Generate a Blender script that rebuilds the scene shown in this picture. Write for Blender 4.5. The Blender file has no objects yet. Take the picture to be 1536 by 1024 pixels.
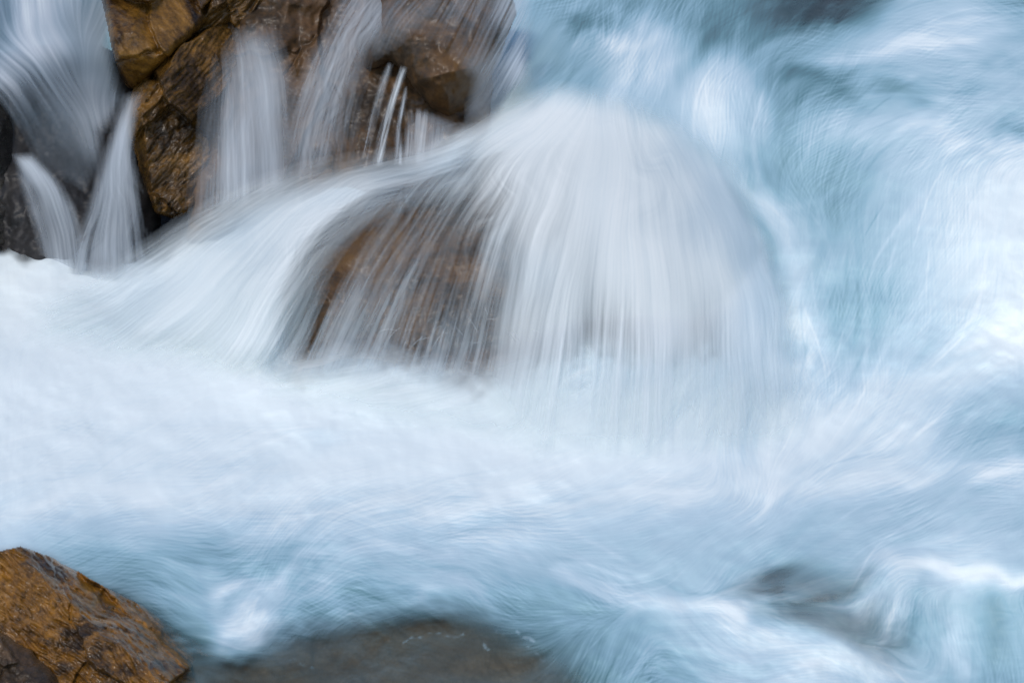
import bpy, math, random
import numpy as np
from mathutils import Vector

# ------------------------------------------------------------------ camera, world, sun, exposure
scene = bpy.context.scene
COL = scene.collection
PITCH = math.radians(20.0)
CAM = np.array([0.0, 0.0, 4.4])
FOCAL, SENSOR = 85.0, 36.0
cam_data = bpy.data.cameras.new('camera')
cam_data.lens = FOCAL; cam_data.sensor_width = SENSOR
cam_data.clip_start = 0.1; cam_data.clip_end = 500
cam = bpy.data.objects.new('camera', cam_data); COL.objects.link(cam)
cam.location = CAM.tolist(); cam.rotation_euler = (math.pi / 2 - PITCH, 0, 0)
scene.camera = cam

SUN_EL, SUN_AZ = math.radians(56), math.radians(205)       # high, behind the viewpoint
world = bpy.data.worlds.new('World'); scene.world = world; world.use_nodes = True
wn = world.node_tree.nodes; wl = world.node_tree.links
bg = wn.get('Background') or wn.new('ShaderNodeBackground')
sky = wn.new('ShaderNodeTexSky'); sky.sky_type = 'NISHITA'; sky.sun_disc = False
sky.sun_elevation = SUN_EL; sky.sun_rotation = SUN_AZ
wl.new(sky.outputs[0], bg.inputs[0]); bg.inputs[1].default_value = 0.12
sd = bpy.data.lights.new('sun', 'SUN'); sd.energy = 1.1; sd.angle = math.radians(14); sd.color = (1.0, 0.93, 0.84)
sun = bpy.data.objects.new('sun', sd); COL.objects.link(sun)
sdir = Vector((math.sin(SUN_AZ) * math.cos(SUN_EL), math.cos(SUN_AZ) * math.cos(SUN_EL), math.sin(SUN_EL)))
sun.rotation_euler = sdir.to_track_quat('Z', 'Y').to_euler()
sun.location = (sdir * 40).to_tuple()

vs = scene.view_settings
vs.view_transform = 'Standard'; vs.look = 'None'; vs.gamma = 1.0; vs.use_curve_mapping = False
vs.exposure = 0.42

# ------------------------------------------------------------------ numeric helpers
K = SENSOR / FOCAL / 1536.0
SP, CP = math.sin(PITCH), math.cos(PITCH)
F32 = np.float32

def pos(u, v, t):
    """the point at forward distance t on the sight line u, v (surveyed from the viewpoint)"""
    x = (u - 768.0) * K; y = (512.0 - v) * K
    X = t * x
    Y = t * (CP + SP * y)
    Z = CAM[2] + t * (-SP + CP * y)
    return X, Y, Z

def t_of_z(v, z):
    y = (512.0 - v) * K
    return (z - CAM[2]) / (-SP + CP * y)

def sstep(a, b, x):
    s = np.clip((x - a) / (b - a), 0, 1)
    return s * s * (3 - 2 * s)

_tab = {}
def vnoise(x, y, seed):
    if seed not in _tab:
        _tab[seed] = np.random.RandomState(seed).rand(256, 256).astype(F32)
    T = _tab[seed]
    xf = np.floor(x); yf = np.floor(y)
    fx = (x - xf); fy = (y - yf)
    fx = fx * fx * fx * (fx * (fx * 6 - 15) + 10); fy = fy * fy * fy * (fy * (fy * 6 - 15) + 10)
    xi = xf.astype(np.int64) & 255; yi = yf.astype(np.int64) & 255
    x1 = (xi + 1) & 255; y1 = (yi + 1) & 255
    return (T[yi, xi] * (1 - fx) + T[yi, x1] * fx) * (1 - fy) + (T[y1, xi] * (1 - fx) + T[y1, x1] * fx) * fy

def fbm(x, y, seed, octv=4, gain=0.5):
    s = 0; a = 1.0; n = 0
    for k in range(octv):
        s = s + a * (vnoise(x * 2 ** k + 17.3 * k, y * 2 ** k + 9.1 * k, seed + k) - 0.5); n += a; a *= gain
    return s / n * 2

def ridged(x, y, seed, octv=3):
    s = 0; a = 1.0; n = 0
    for k in range(octv):
        s = s + a * (1 - np.abs(2 * vnoise(x * 2 ** k + 5.7 * k, y * 2 ** k + 3.3 * k, seed + k) - 1) * 2); n += a; a *= 0.5
    return s / n

def tps(ctrl, u, v, disparity=True):
    """thin plate spline through (u, v, t); fitted on 1/t so that flat sheets stay flat. u, v are 1-D axes"""
    c = np.array(ctrl, dtype=float)
    S = 500.0
    P = c[:, :2] / S; val = 1.0 / c[:, 2] if disparity else c[:, 2]
    n = len(P)
    d2 = ((P[:, None] - P[None]) ** 2).sum(-1)
    A = np.zeros((n + 3, n + 3))
    A[:n, :n] = 0.5 * d2 * np.log(d2 + 1e-12) + np.eye(n) * 1e-4
    A[:n, n] = 1; A[:n, n + 1:] = P; A[n, :n] = 1; A[n + 1:, :n] = P.T
    b = np.zeros(n + 3); b[:n] = val
    w = np.linalg.solve(A, b)
    cu = np.linspace(u[0], u[-1], max(4, int((u[-1] - u[0]) / 10))); cv = np.linspace(v[0], v[-1], max(4, int((v[-1] - v[0]) / 10)))
    U, V = np.meshgrid(cu / S, cv / S)
    out = w[n] + w[n + 1] * U + w[n + 2] * V
    for i in range(n):
        d = (U - P[i, 0]) ** 2 + (V - P[i, 1]) ** 2
        out = out + w[i] * 0.5 * d * np.log(d + 1e-12)
    tmp = np.stack([np.interp(u, cu, r) for r in out])
    res = np.stack([np.interp(v, cv, tmp[:, j]) for j in range(len(u))], axis=1)
    return 1.0 / np.clip(res, 1 / 45.0, 1 / 6.0) if disparity else res

def shepard(ctrl, U, V, eps=30.0, p=2.0):
    """smooth blend of scattered values; returns an array per value column"""
    c = np.array(ctrl, dtype=F32)
    k = c.shape[1] - 2
    num = [np.zeros(U.shape, F32) for _ in range(k)]; den = np.zeros(U.shape, F32)
    for r in c:
        w = ((U - r[0]) ** 2 + (V - r[1]) ** 2 + eps * eps) ** (-p)
        den += w
        for j in range(k): num[j] += w * r[2 + j]
    return [a / den for a in num]

def shepard_lin(ctrl, u, v, eps=30.0, p=2.0):
    cu = np.arange(u[0], u[-1] + 8, 8.0); cv = np.arange(v[0], v[-1] + 8, 8.0)
    U, V = np.meshgrid(cu, cv)
    out = []
    for a in shepard(ctrl, U.astype(F32), V.astype(F32), eps, p):
        tmp = np.stack([np.interp(u, cu, r) for r in a])
        out.append(np.stack([np.interp(v, cv, tmp[:, j]) for j in range(len(u))], axis=1).astype(F32))
    return out

def poly_dist(poly, U, V):
    """signed distance in px, positive inside"""
    P = np.array(poly, dtype=float); n = len(P)
    best = np.full(U.shape, 1e9); inside = np.zeros(U.shape, bool)
    for i in range(n):
        a = P[i]; b = P[(i + 1) % n]; e = b - a
        s = np.clip(((U - a[0]) * e[0] + (V - a[1]) * e[1]) / (e @ e + 1e-9), 0, 1)
        best = np.minimum(best, (U - a[0] - s * e[0]) ** 2 + (V - a[1] - s * e[1]) ** 2)
        c = ((a[1] > V) != (b[1] > V)) & (U < (b[0] - a[0]) * (V - a[1]) / (b[1] - a[1] + 1e-12) + a[0])
        inside ^= c
    d = np.sqrt(best)
    return np.where(inside, d, -d)

def line_dist(line, U, V):
    P = np.array(line, dtype=float); best = np.full(U.shape, 1e9)
    for i in range(len(P) - 1):
        a = P[i]; e = P[i + 1] - a
        s = np.clip(((U - a[0]) * e[0] + (V - a[1]) * e[1]) / (e @ e + 1e-9), 0, 1)
        best = np.minimum(best, (U - a[0] - s * e[0]) ** 2 + (V - a[1] - s * e[1]) ** 2)
    return np.sqrt(best)

def bil(N, x, y):
    h, w = N.shape[:2]
    x = np.clip(x, 0, w - 1.001); y = np.clip(y, 0, h - 1.001)
    xi = x.astype(np.int32); yi = y.astype(np.int32)
    fx = (x - xi).astype(F32); fy = (y - yi).astype(F32)
    if N.ndim == 3: fx = fx[..., None]; fy = fy[..., None]
    M = N.reshape(h * w, -1) if N.ndim == 3 else N.reshape(-1)
    i = yi * w + xi
    a = M.take(i, 0); a += (M.take(i + 1, 0) - a) * fx
    i += w
    b = M.take(i, 0); b += (M.take(i + 1, 0) - b) * fx
    b -= a; b *= fy; b += a
    return b

def blur(a, r, n=2):
    for _ in range(n):
        for ax in (0, 1):
            p = np.pad(a, [(r, r) if k == ax else (0, 0) for k in range(2)], mode='edge')
            c = np.cumsum(p, axis=ax, dtype=np.float64)
            z = np.zeros_like(np.take(c, [0], axis=ax))
            c = np.concatenate([z, c], axis=ax)
            L = a.shape[ax]; w = 2 * r + 1
            a = ((np.take(c, np.arange(w, w + L), axis=ax) - np.take(c, np.arange(0, L), axis=ax)) / w).astype(F32)
    return a

def norm(a):
    return (a - a.mean()) / (a.std() + 1e-9)

def drift(N, vx, vy, L, steps=None):
    """pull the pattern N (h, w, channels) out along the current: foam drawn into threads by the flow.
    vx, vy in grid cells per unit length; L = half length. Passes with growing strides keep the threads smooth"""
    h, w = vx.shape
    X, Y = np.meshgrid(np.arange(w, dtype=F32), np.arange(h, dtype=F32))
    VV = np.stack([vx, vy], -1).astype(F32)
    Lm = float(np.max(L)); rel = (np.asarray(L, F32) / Lm)
    cell = float(np.percentile(np.hypot(vx, vy), 90))
    total = Lm * cell                                       # half length in cells
    strides = [1.0]
    while strides[-1] * 4 < total * .9: strides.append(strides[-1] * 4)
    scale = total / (3.2 * strides[-1])
    acc = N
    for i, st in enumerate(strides):
        n = 3 if st != strides[-1] else max(2, int(round(total / st * .8)))
        out = acc.copy(); ws = 1.0
        sl = (rel * st / cell) if not np.isscalar(L) else st / cell
        for sgn in (1, -1):
            px, py = X.copy(), Y.copy()
            for k in range(1, n + 1):
                # midpoint step
                d = bil(VV, px, py); e = sl if np.isscalar(sl) else sl
                hx = px + sgn * .5 * e * d[..., 0]; hy = py + sgn * .5 * e * d[..., 1]
                d = bil(VV, hx, hy)
                px = px + sgn * e * d[..., 0]; py = py + sgn * e * d[..., 1]
                g = 0.5 + 0.5 * math.cos(math.pi * k / (n + 1))
                out += F32(g) * bil(acc, px, py)
                if sgn == 1: ws += 2 * g
        acc = out / F32(ws)
    return acc

def crisp(a, r=2):
    """the finest threads only"""
    return norm(np.clip(norm(a - blur(a, r, 1)), -2.5, 2.5))

# ------------------------------------------------------------------ objects
def tag(o, label=None, cat=None, group=None, kind=None):
    if label: o['label'] = label
    if cat: o['category'] = cat
    if group: o['group'] = group
    if kind: o['kind'] = kind
    return o

def new_mesh(name, co, faces, mat, attrs=None, smooth=True):
    me = bpy.data.meshes.new(name)
    n = len(co); m = len(faces)
    me.vertices.add(n); me.vertices.foreach_set('co', np.ascontiguousarray(co, dtype=F32).ravel())
    me.loops.add(m * 4); me.loops.foreach_set('vertex_index', np.ascontiguousarray(faces, dtype=np.int32).ravel())
    me.polygons.add(m)
    me.polygons.foreach_set('loop_start', np.arange(0, m * 4, 4, dtype=np.int32))
    try: me.polygons.foreach_set('loop_total', np.full(m, 4, dtype=np.int32))
    except Exception: pass
    me.polygons.foreach_set('use_smooth', np.full(m, smooth, dtype=bool))
    me.update(calc_edges=True)
    for k, a in (attrs or {}).items():
        at = me.attributes.new(k, 'FLOAT', 'POINT'); at.data.foreach_set('value', np.ascontiguousarray(a, dtype=F32).ravel())
    me.materials.append(mat)
    o = bpy.data.objects.new(name, me); COL.objects.link(o)
    return o

def recentre(o):
    """put the origin at the bottom centre of the thing"""
    me = o.data; n = len(me.vertices)
    co = np.empty(n * 3, F32); me.vertices.foreach_get('co', co); co = co.reshape(-1, 3)
    c = np.array([(co[:, 0].min() + co[:, 0].max()) / 2, (co[:, 1].min() + co[:, 1].max()) / 2, co[:, 2].min()])
    me.vertices.foreach_set('co', (co - c).astype(F32).ravel()); me.update(); o.location = c.tolist()
    return o

def sheet(name, U, V, T, mat, attrs, keep=None):
    X, Y, Z = pos(U, V, T)
    h, w = U.shape
    idx = np.arange(h * w).reshape(h, w)
    q = np.stack([idx[1:, :-1], idx[1:, 1:], idx[:-1, 1:], idx[:-1, :-1]], -1).reshape(-1, 4)
    co = np.stack([X, Y, Z], -1).reshape(-1, 3)
    at = {k: a.reshape(-1) for k, a in attrs.items()}
    if keep is not None:
        kf = keep[1:, :-1] | keep[1:, 1:] | keep[:-1, 1:] | keep[:-1, :-1]
        q = q[kf.reshape(-1)]
        used = np.unique(q); remap = np.full(h * w, -1); remap[used] = np.arange(len(used))
        q = remap[q]; co = co[used]; at = {k: a[used] for k, a in at.items()}
    return new_mesh(name, co, q, mat, at)

def rock(name, poly, tfun, mat, thick=0.5, rim=60, bulge=0.35, seed=1, rough=(0.05, 0.012), jag=6, step=1.5, edge_scale=30, facet=None, hull=None, strata=None):
    """a boulder: outline at its own distance, domed front with cleaved facets, closed behind by a body of real thickness"""
    P = np.array(poly, float)
    u = np.arange(P[:, 0].min() - 8, P[:, 0].max() + 8, step); v = np.arange(P[:, 1].min() - 8, P[:, 1].max() + 8, step)
    U, V = np.meshgrid(u, v)
    D = poly_dist(poly, U, V) + jag * fbm(U / edge_scale, V / edge_scale, seed + 50, 4)
    base = tfun(u, v, U, V)
    e = np.clip(D / rim, 0, 1)
    dome = np.sqrt(np.clip(1 - (1 - e) ** 2, 0, 1))
    T = base + bulge * (1 - dome)
    # cleavage: many flat planes, stepped
    if facet:
        nf, amp, sx, sy, ang = facet
        rs = np.random.RandomState(seed)
        ca, sa = math.cos(ang), math.sin(ang)
        wu = U + 14 * fbm(U / 45, V / 45, seed + 70, 3); wv = V + 14 * fbm(U / 45, V / 45, seed + 75, 3)
        A = (wu * ca + wv * sa) / sx; B = (-wu * sa + wv * ca) / sy
        best = np.full(U.shape, 1e9); sec = np.full(U.shape, 1e9); val = np.zeros(U.shape)
        a0, a1, b0, b1 = A.min(), A.max(), B.min(), B.max()
        for k in range(nf):
            ax, bx = rs.uniform(a0, a1), rs.uniform(b0, b1); gx, gy, off = rs.normal(0, .5), rs.normal(0, .5), rs.normal(0, .45)
            d = (A - ax) ** 2 + (B - bx) ** 2
            pv = off + gx * (A - ax) + gy * (B - bx)
            m = d < best
            sec = np.where(m, best, np.minimum(sec, d)); val = np.where(m, pv, val); best = np.where(m, d, best)
        val = blur(val.astype(F32), 1, 1)
        crack = np.exp(-((np.sqrt(sec) - np.sqrt(best)) / 0.05) ** 2)
        T = T + amp * val + amp * 0.35 * crack
    if hull:                                                     # broad flat faces meeting in creases
        nh, kq, asp, cu, cv = hull
        rh = np.random.RandomState(seed + 300)
        pu = (U - cu) / 100 + .06 * fbm(U / 40, V / 40, seed + 81, 4); pv = (V - cv) / 100 * asp + .06 * fbm(U / 40, V / 40, seed + 86, 4)
        au, av = np.abs((P[:, 0] - cu) / 100).max(), np.abs((P[:, 1] - cv) / 100 * asp).max()
        Hm = np.full(U.shape, -1e9)
        for k in range(nh):
            a_, b_ = rh.uniform(-au, au), rh.uniform(-av, av)
            Hm = np.maximum(Hm, kq * (2 * (a_ * pu + b_ * pv) - a_ * a_ - b_ * b_) + rh.normal(0, .02))
        T = T + Hm
    if strata:                                                   # grain of the stone: ledges along one direction
        ang, la, lb, am = strata
        ca, sa = math.cos(ang), math.sin(ang)
        wu2 = U + 10 * fbm(U / 60, V / 60, seed + 91, 3); wv2 = V + 10 * fbm(U / 60, V / 60, seed + 94, 3)
        A_ = (wu2 * ca + wv2 * sa); B_ = (-wu2 * sa + wv2 * ca)
        f1 = fbm(A_ / la, B_ / lb, seed + 97, 4, .6); f2 = fbm(A_ / (la * .4), B_ / (lb * .4), seed + 102, 4, .6)
        T = T + am * (np.abs(f1) * 1.6 + .7 * f2)
    T = T + rough[0] * fbm(U / 70, V / 70, seed, 4) + rough[1] * fbm(U / 11, V / 11, seed + 9, 4, .6) 
    ins = D > 0
    kf = (ins[1:, :-1] & ins[1:, 1:] & ins[:-1, 1:] & ins[:-1, :-1])
    h, w = U.shape; idx = np.arange(h * w).reshape(h, w)
    q = np.stack([idx[1:, :-1], idx[1:, 1:], idx[:-1, 1:], idx[:-1, :-1]], -1)[kf]
    n = h * w
    back = q[:, ::-1] + n
    ee = np.concatenate([q[:, [0, 1]], q[:, [1, 2]], q[:, [2, 3]], q[:, [3, 0]]])
    key = np.sort(ee, 1); kk = key[:, 0].astype(np.int64) * n + key[:, 1]
    _, inv, cnt = np.unique(kk, return_inverse=True, return_counts=True)
    be = ee[cnt[inv] == 1]
    side = np.stack([be[:, 1], be[:, 0], be[:, 0] + n, be[:, 1] + n], -1)
    TB = base + bulge + 0.02 + thick * dome
    X, Y, Z = pos(U, V, T); X2, Y2, Z2 = pos(U, V, np.maximum(TB, T + 0.02))
    co = np.concatenate([np.stack([X, Y, Z], -1).reshape(-1, 3), np.stack([X2, Y2, Z2], -1).reshape(-1, 3)])
    f = np.concatenate([q, back, side])
    used = np.unique(f); remap = np.full(2 * n, -1); remap[used] = np.arange(len(used))
    return recentre(new_mesh(name, co[used], remap[f], mat))

# ------------------------------------------------------------------ materials
def nodes_of(name):
    m = bpy.data.materials.new(name); m.use_nodes = True
    nt = m.node_tree; nt.nodes.clear()
    out = nt.nodes.new('ShaderNodeOutputMaterial')
    return m, nt.nodes, nt.links, out

def ramp(N, stops, interp='LINEAR'):
    r = N.new('ShaderNodeValToRGB'); cr = r.color_ramp; cr.interpolation = interp
    while len(cr.elements) > 1: cr.elements.remove(cr.elements[-1])
    cr.elements[0].position = stops[0][0]; cr.elements[0].color = (*stops[0][1], 1)
    for p, c in stops[1:]:
        e = cr.elements.new(p); e.color = (*c, 1)
    return r

def noise(N, L, vec, scale, detail=6, rough=.6, dist=0.0):
    n = N.new('ShaderNodeTexNoise'); n.inputs['Scale'].default_value = scale; n.inputs['Detail'].default_value = detail
    n.inputs['Roughness'].default_value = rough; n.inputs['Distortion'].default_value = dist
    L.new(vec, n.inputs['Vector']); return n

FOAM_STOPS = [(0.0, (.06, .11, .12)), (0.2, (.14, .27, .30)), (0.45, (.325, .505, .57)), (0.7, (.56, .70, .75)), (0.9, (.81, .885, .87)), (1.0, (.90, .955, .92))]

def water_material(name, stops=FOAM_STOPS, translucent=0.0, rough=(.42, .75)):
    m, N, L, out = nodes_of(name)
    fo = N.new('ShaderNodeAttribute'); fo.attribute_name = 'foam'
    al = N.new('ShaderNodeAttribute'); al.attribute_name = 'cover'
    r = ramp(N, stops); L.new(fo.outputs['Fac'], r.inputs['Fac'])
    p = N.new('ShaderNodeBsdfPrincipled'); L.new(r.outputs['Color'], p.inputs['Base Color'])
    mr = N.new('ShaderNodeMapRange'); mr.inputs['To Min'].default_value = rough[0]; mr.inputs['To Max'].default_value = rough[1]
    L.new(fo.outputs['Fac'], mr.inputs['Value']); L.new(mr.outputs['Result'], p.inputs['Roughness'])
    p.inputs['IOR'].default_value = 1.33
    body = p.outputs[0]
    if translucent > 0:
        tr = N.new('ShaderNodeBsdfTranslucent'); L.new(r.outputs['Color'], tr.inputs['Color'])
        mx = N.new('ShaderNodeMixShader'); mx.inputs[0].default_value = translucent
        L.new(body, mx.inputs[1]); L.new(tr.outputs[0], mx.inputs[2]); body = mx.outputs[0]
    tp = N.new('ShaderNodeBsdfTransparent')
    ms = N.new('ShaderNodeMixShader'); L.new(al.outputs['Fac'], ms.inputs[0]); L.new(tp.outputs[0], ms.inputs[1]); L.new(body, ms.inputs[2])
    L.new(ms.outputs[0], out.inputs['Surface'])
    return m

def rock_material(name, stops, scale=3.0, rough=(.14, .42), bump=.45, coat=.12):
    m, N, L, out = nodes_of(name)
    tc = N.new('ShaderNodeTexCoord')
    n1 = noise(N, L, tc.outputs['Object'], scale, 8, .68, .6)
    n2 = noise(N, L, tc.outputs['Object'], scale * 9, 6, .65)
    add = N.new('ShaderNodeMath'); add.operation = 'MULTIPLY_ADD'; add.inputs[1].default_value = .35
    L.new(n2.outputs['Fac'], add.inputs[0]); 
    sub = N.new('ShaderNodeMath'); sub.operation = 'SUBTRACT'; sub.inputs[1].default_value = .175
    L.new(n1.outputs['Fac'], sub.inputs[0]); L.new(sub.outputs[0], add.inputs[2])
    r = ramp(N, stops); L.new(add.outputs[0], r.inputs['Fac'])
    p = N.new('ShaderNodeBsdfPrincipled'); L.new(r.outputs['Color'], p.inputs['Base Color'])
    n3 = noise(N, L, tc.outputs['Object'], scale * 4, 5, .6)
    mr = N.new('ShaderNodeMapRange'); mr.inputs['From Min'].default_value = .3; mr.inputs['From Max'].default_value = .7
    mr.inputs['To Min'].default_value = rough[0]; mr.inputs['To Max'].default_value = rough[1]
    L.new(n3.outputs['Fac'], mr.inputs['Value']); L.new(mr.outputs['Result'], p.inputs['Roughness'])
    p.inputs['Specular IOR Level'].default_value = .25
    p.inputs['Coat Weight'].default_value = coat; p.inputs['Coat Roughness'].default_value = .15
    b = N.new('ShaderNodeBump'); b.inputs['Strength'].default_value = bump; b.inputs['Distance'].default_value = .02
    n4 = noise(N, L, tc.outputs['Object'], scale * 14, 8, .7, .3)
    L.new(n4.outputs['Fac'], b.inputs['Height']); L.new(b.outputs[0], p.inputs['Normal'])
    L.new(p.outputs[0], out.inputs['Surface'])
    return m

M_water = water_material('river_water')
FALL_STOPS = [(0.0, (.07, .12, .14)), (0.3, (.22, .33, .38)), (0.55, (.42, .56, .63)), (0.75, (.63, .74, .79)), (0.9, (.83, .895, .895)), (1.0, (.92, .96, .94))]
VEIL_STOPS = [(0.0, (.10, .14, .17)), (0.3, (.22, .30, .36)), (0.55, (.44, .53, .60)), (0.75, (.64, .70, .75)), (0.9, (.82, .88, .89)), (1.0, (.92, .95, .95))]
M_veil = water_material('falling_water', VEIL_STOPS, translucent=.25, rough=(.6, .85))
M_fall = water_material('white_fall', FALL_STOPS, translucent=.25, rough=(.6, .85))
OCHRE = [(.30, (.008, .004, .002)), (.41, (.055, .026, .005)), (.50, (.13, .062, .010)), (.60, (.21, .10, .015)), (.70, (.32, .16, .03)), (.82, (.32, .20, .07))]
BROWN = [(.28, (.012, .009, .006)), (.42, (.045, .028, .014)), (.53, (.085, .048, .022)), (.66, (.13, .075, .034)), (.82, (.17, .12, .07))]
GREY = [(.28, (.010, .009, .009)), (.45, (.028, .026, .023)), (.6, (.055, .048, .038)), (.8, (.10, .088, .065))]
M_ochre = rock_material('wet_ochre_rock', OCHRE, 3.0, (.14, .42), .45, .2)
M_umber = rock_material('wet_umber_rock', [(.28, (.006, .004, .002)), (.40, (.034, .018, .005)), (.50, (.085, .043, .009)), (.60, (.17, .083, .015)), (.70, (.28, .14, .03)), (.82, (.28, .18, .07))], 3.2, (.14, .42), .5, .2)
M_dark = rock_material('smooth_dark_rock', [(.28, (.014, .014, .014)), (.5, (.030, .029, .029)), (.75, (.055, .050, .045))], 1.8, (.35, .6), .1, 0)  # dark wet rock with little bump
M_gold = rock_material('golden_rock', [(.28, (.010, .006, .003)), (.40, (.05, .026, .008)), (.48, (.17, .078, .012)), (.58, (.33, .15, .020)), (.70, (.46, .23, .035)), (.82, (.40, .25, .09))], 2.3, (.18, .42), .5, .35)  # brighter ochre ramp; warm light on the face is put into the colour
M_brown = rock_material('wet_brown_rock', BROWN)
M_grey = rock_material('wet_dark_rock', GREY)
M_film = rock_material('film_wet_rock', [(.28, (.018, .013, .009)), (.42, (.05, .033, .019)), (.55, (.11, .060, .026)), (.68, (.15, .080, .028)), (.82, (.17, .105, .05))], 2.4, (.3, .55), .12, .05)
M_slab = rock_material('submerged_rock', [(.25, (.05, .040, .025)), (.5, (.095, .078, .050)), (.75, (.15, .12, .075))], 1.6, (.4, .7), .2, .0)

# ------------------------------------------------------------------ the river: one sheet, pool below, falls, river above
def axis(a, b, lo, hi, d, D):
    core = np.arange(lo, hi + d, d)
    return np.concatenate([np.arange(lo - D, a, -D)[::-1], core, np.arange(core[-1] + D, b, D)])

u0 = axis(-620, 2160, -36, 1572, 1.5, 7.0); v0 = axis(-330, 1330, -30, 1056, 1.5, 7.0)
U0, V0 = [a.astype(F32) for a in np.meshgrid(u0, v0)]

def zc(pts): return [(u, v, t_of_z(v, z)) for u, v, z in pts]
RIVER = zc([
    (-600, 450, .03), (0, 450, .03), (0, 600, 0), (400, 600, 0), (750, 620, .02), (1100, 720, .02), (0, 800, -.02), (500, 780, 0), (1000, 800, .02),
    (1536, 800, .08), (2100, 800, .1), (300, 900, -.03), (800, 900, -.04), (1300, 862, .03), (1536, 858, .05), (1420, 960, -.2), (1536, 990, -.22),
    (1000, 1000, -.15), (600, 1000, -.12), (200, 1000, -.1), (0, 1000, -.1), (0, 1300, -.2), (768, 1300, -.22), (1536, 1300, -.3), (2100, 1000, -.2),
    (-600, 800, 0), (-600, 1300, -.2), (2100, 1300, -.3),
    (1150, 570, .03), (1300, 570, .08), (1450, 545, .2), (1536, 525, .26), (2100, 520, .3),
    (1200, 430, .33), (1350, 420, .4), (1500, 400, .5), (1200, 300, .58), (1350, 300, .66), (1500, 260, .78), (2100, 300, .8),
    (1200, 200, .82), (1350, 180, .9), (1500, 150, .98), (1090, 90, 1.02), (1090, 270, .66), (1000, 60, 1.02), (1300, 60, 1.05), (1500, 0, 1.12), (1200, 0, 1.08), (900, 0, 1.08),
    (820, 150, .97), (900, 110, 1.0), (2100, 0, 1.15), (768, -320, 1.3), (-600, -320, 1.4), (2100, -320, 1.3),
    (-20, 378, .16), (60, 386, .13), (130, 396, .08), (220, 400, .04), (-600, 378, .16)]) + [
    (640, 225, 14.5), (560, 245, 14.6), (710, 185, 14.4), (460, 265, 14.7), (600, 420, 12.9), (800, 420, 12.8), (1000, 420, 12.7), (500, 310, 13.5), (0, 220, 14.9), (200, 230, 15.2), (400, 200, 15.0), (620, 150, 14.5),
    (0, 0, 15.9), (400, 0, 16.0), (700, 0, 15.8), (-600, 100, 15.4)]
T0 = tps(RIVER, u0, v0)

FLOW0 = [
    (850, 40, -.5, .7), (950, 60, -.5, .9), (900, 130, -.6, .8), (1000, 110, -.35, .9), (1090, 90, -.5, .6), (1100, 180, .12, 1), (1060, 230, 0, 1), (1130, 260, .15, 1),
    (1200, 60, -1, .4), (1400, 100, -1, .3), (1480, 30, -1, .15), (1300, 20, -1, .3), (1250, 130, -.9, .45), (1180, 170, -.5, .8), (1250, 240, -.5, .85), (1350, 220, -.7, .6),
    (1450, 180, -.9, .45), (1536, 180, -1, .4), (1350, 320, -.35, .9), (1480, 330, -.25, 1), (1536, 400, -.05, 1), (1420, 440, -.2, 1), (1200, 380, -.1, 1), (1180, 320, .5, .9), (1120, 310, .7, .8),
    (1280, 460, -.05, 1), (1200, 500, .1, 1), (1190, 560, -.2, .9), (1300, 540, -.3, 1),
    (1500, 520, -.9, .5), (1380, 600, -.8, .6), (1450, 660, -.85, .55), (1250, 620, -.6, .8), (1130, 620, -.1, 1), (1130, 700, 0, 1), (1000, 620, -.55, .8), (1060, 600, -.45, .85), (930, 600, -.8, .45), (1200, 700, -.75, .6),
    (850, 640, -.9, .3), (600, 640, -1, .05), (400, 650, -1, .06), (100, 600, -1, .12), (0, 480, -.9, -.2), (250, 470, -.9, .4), (100, 430, -.9, .2), (40, 560, -.3, .9),
    (300, 720, -1, .25), (100, 740, -1, .2), (700, 750, -1, .12), (1000, 760, -1, .15), (1300, 730, -1, .15), (1500, 720, -1, .1), (1400, 790, -.8, .5), (1500, 800, -.8, .5), (1250, 800, -.85, .45), (1100, 810, -.9, .35),
    (900, 800, -1, .1), (600, 820, -1, -.1), (300, 790, -1, -.05), (150, 830, -1, -.1), (800, 840, -1, -.25), (900, 875, -1, -.45), (1000, 900, -1, -.4), (1100, 920, -.8, -.35), (1000, 850, -.8, .5), (1080, 860, -.7, .7),
    (650, 880, -1, -.1), (500, 880, -.9, .2), (420, 880, -.85, .45), (370, 910, -.75, .6), (460, 920, -.9, -.25), (260, 900, -1, -.4), (330, 960, -1, -.1), (560, 900, -1, -.25), (700, 900, -.8, -.3),
    (950, 960, -.4, .9), (1030, 960, -.9, -.3), (1150, 960, -1, -.2), (1250, 960, -1, -.4), (1200, 1000, -1, -.2), (1330, 1000, -.7, -.5), (1300, 860, -.6, .7), (1230, 860, -.8, .2), (1340, 930, -.15, 1), (1420, 930, .1, 1), (1500, 930, .3, 1), (1500, 858, -1, -.1), (1400, 845, -1, -.3),
    (600, 1000, -1, .2), (900, 1010, -.4, .9), (60, 40, .2, 1), (120, 80, .5, .9)]
fx, fy = shepard_lin(FLOW0, u0, v0, 28, 2.0)

def swirl(fx, fy, amp, scale, seed, U, V):
    a = amp * fbm(U / scale, V / scale, seed, 3) * 2.2
    c, s = np.cos(a), np.sin(a)
    gx, gy = fx * c - fy * s, fx * s + fy * c
    n = np.sqrt(gx * gx + gy * gy) + 1e-6
    return (gx / n).astype(F32), (gy / n).astype(F32)

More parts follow.
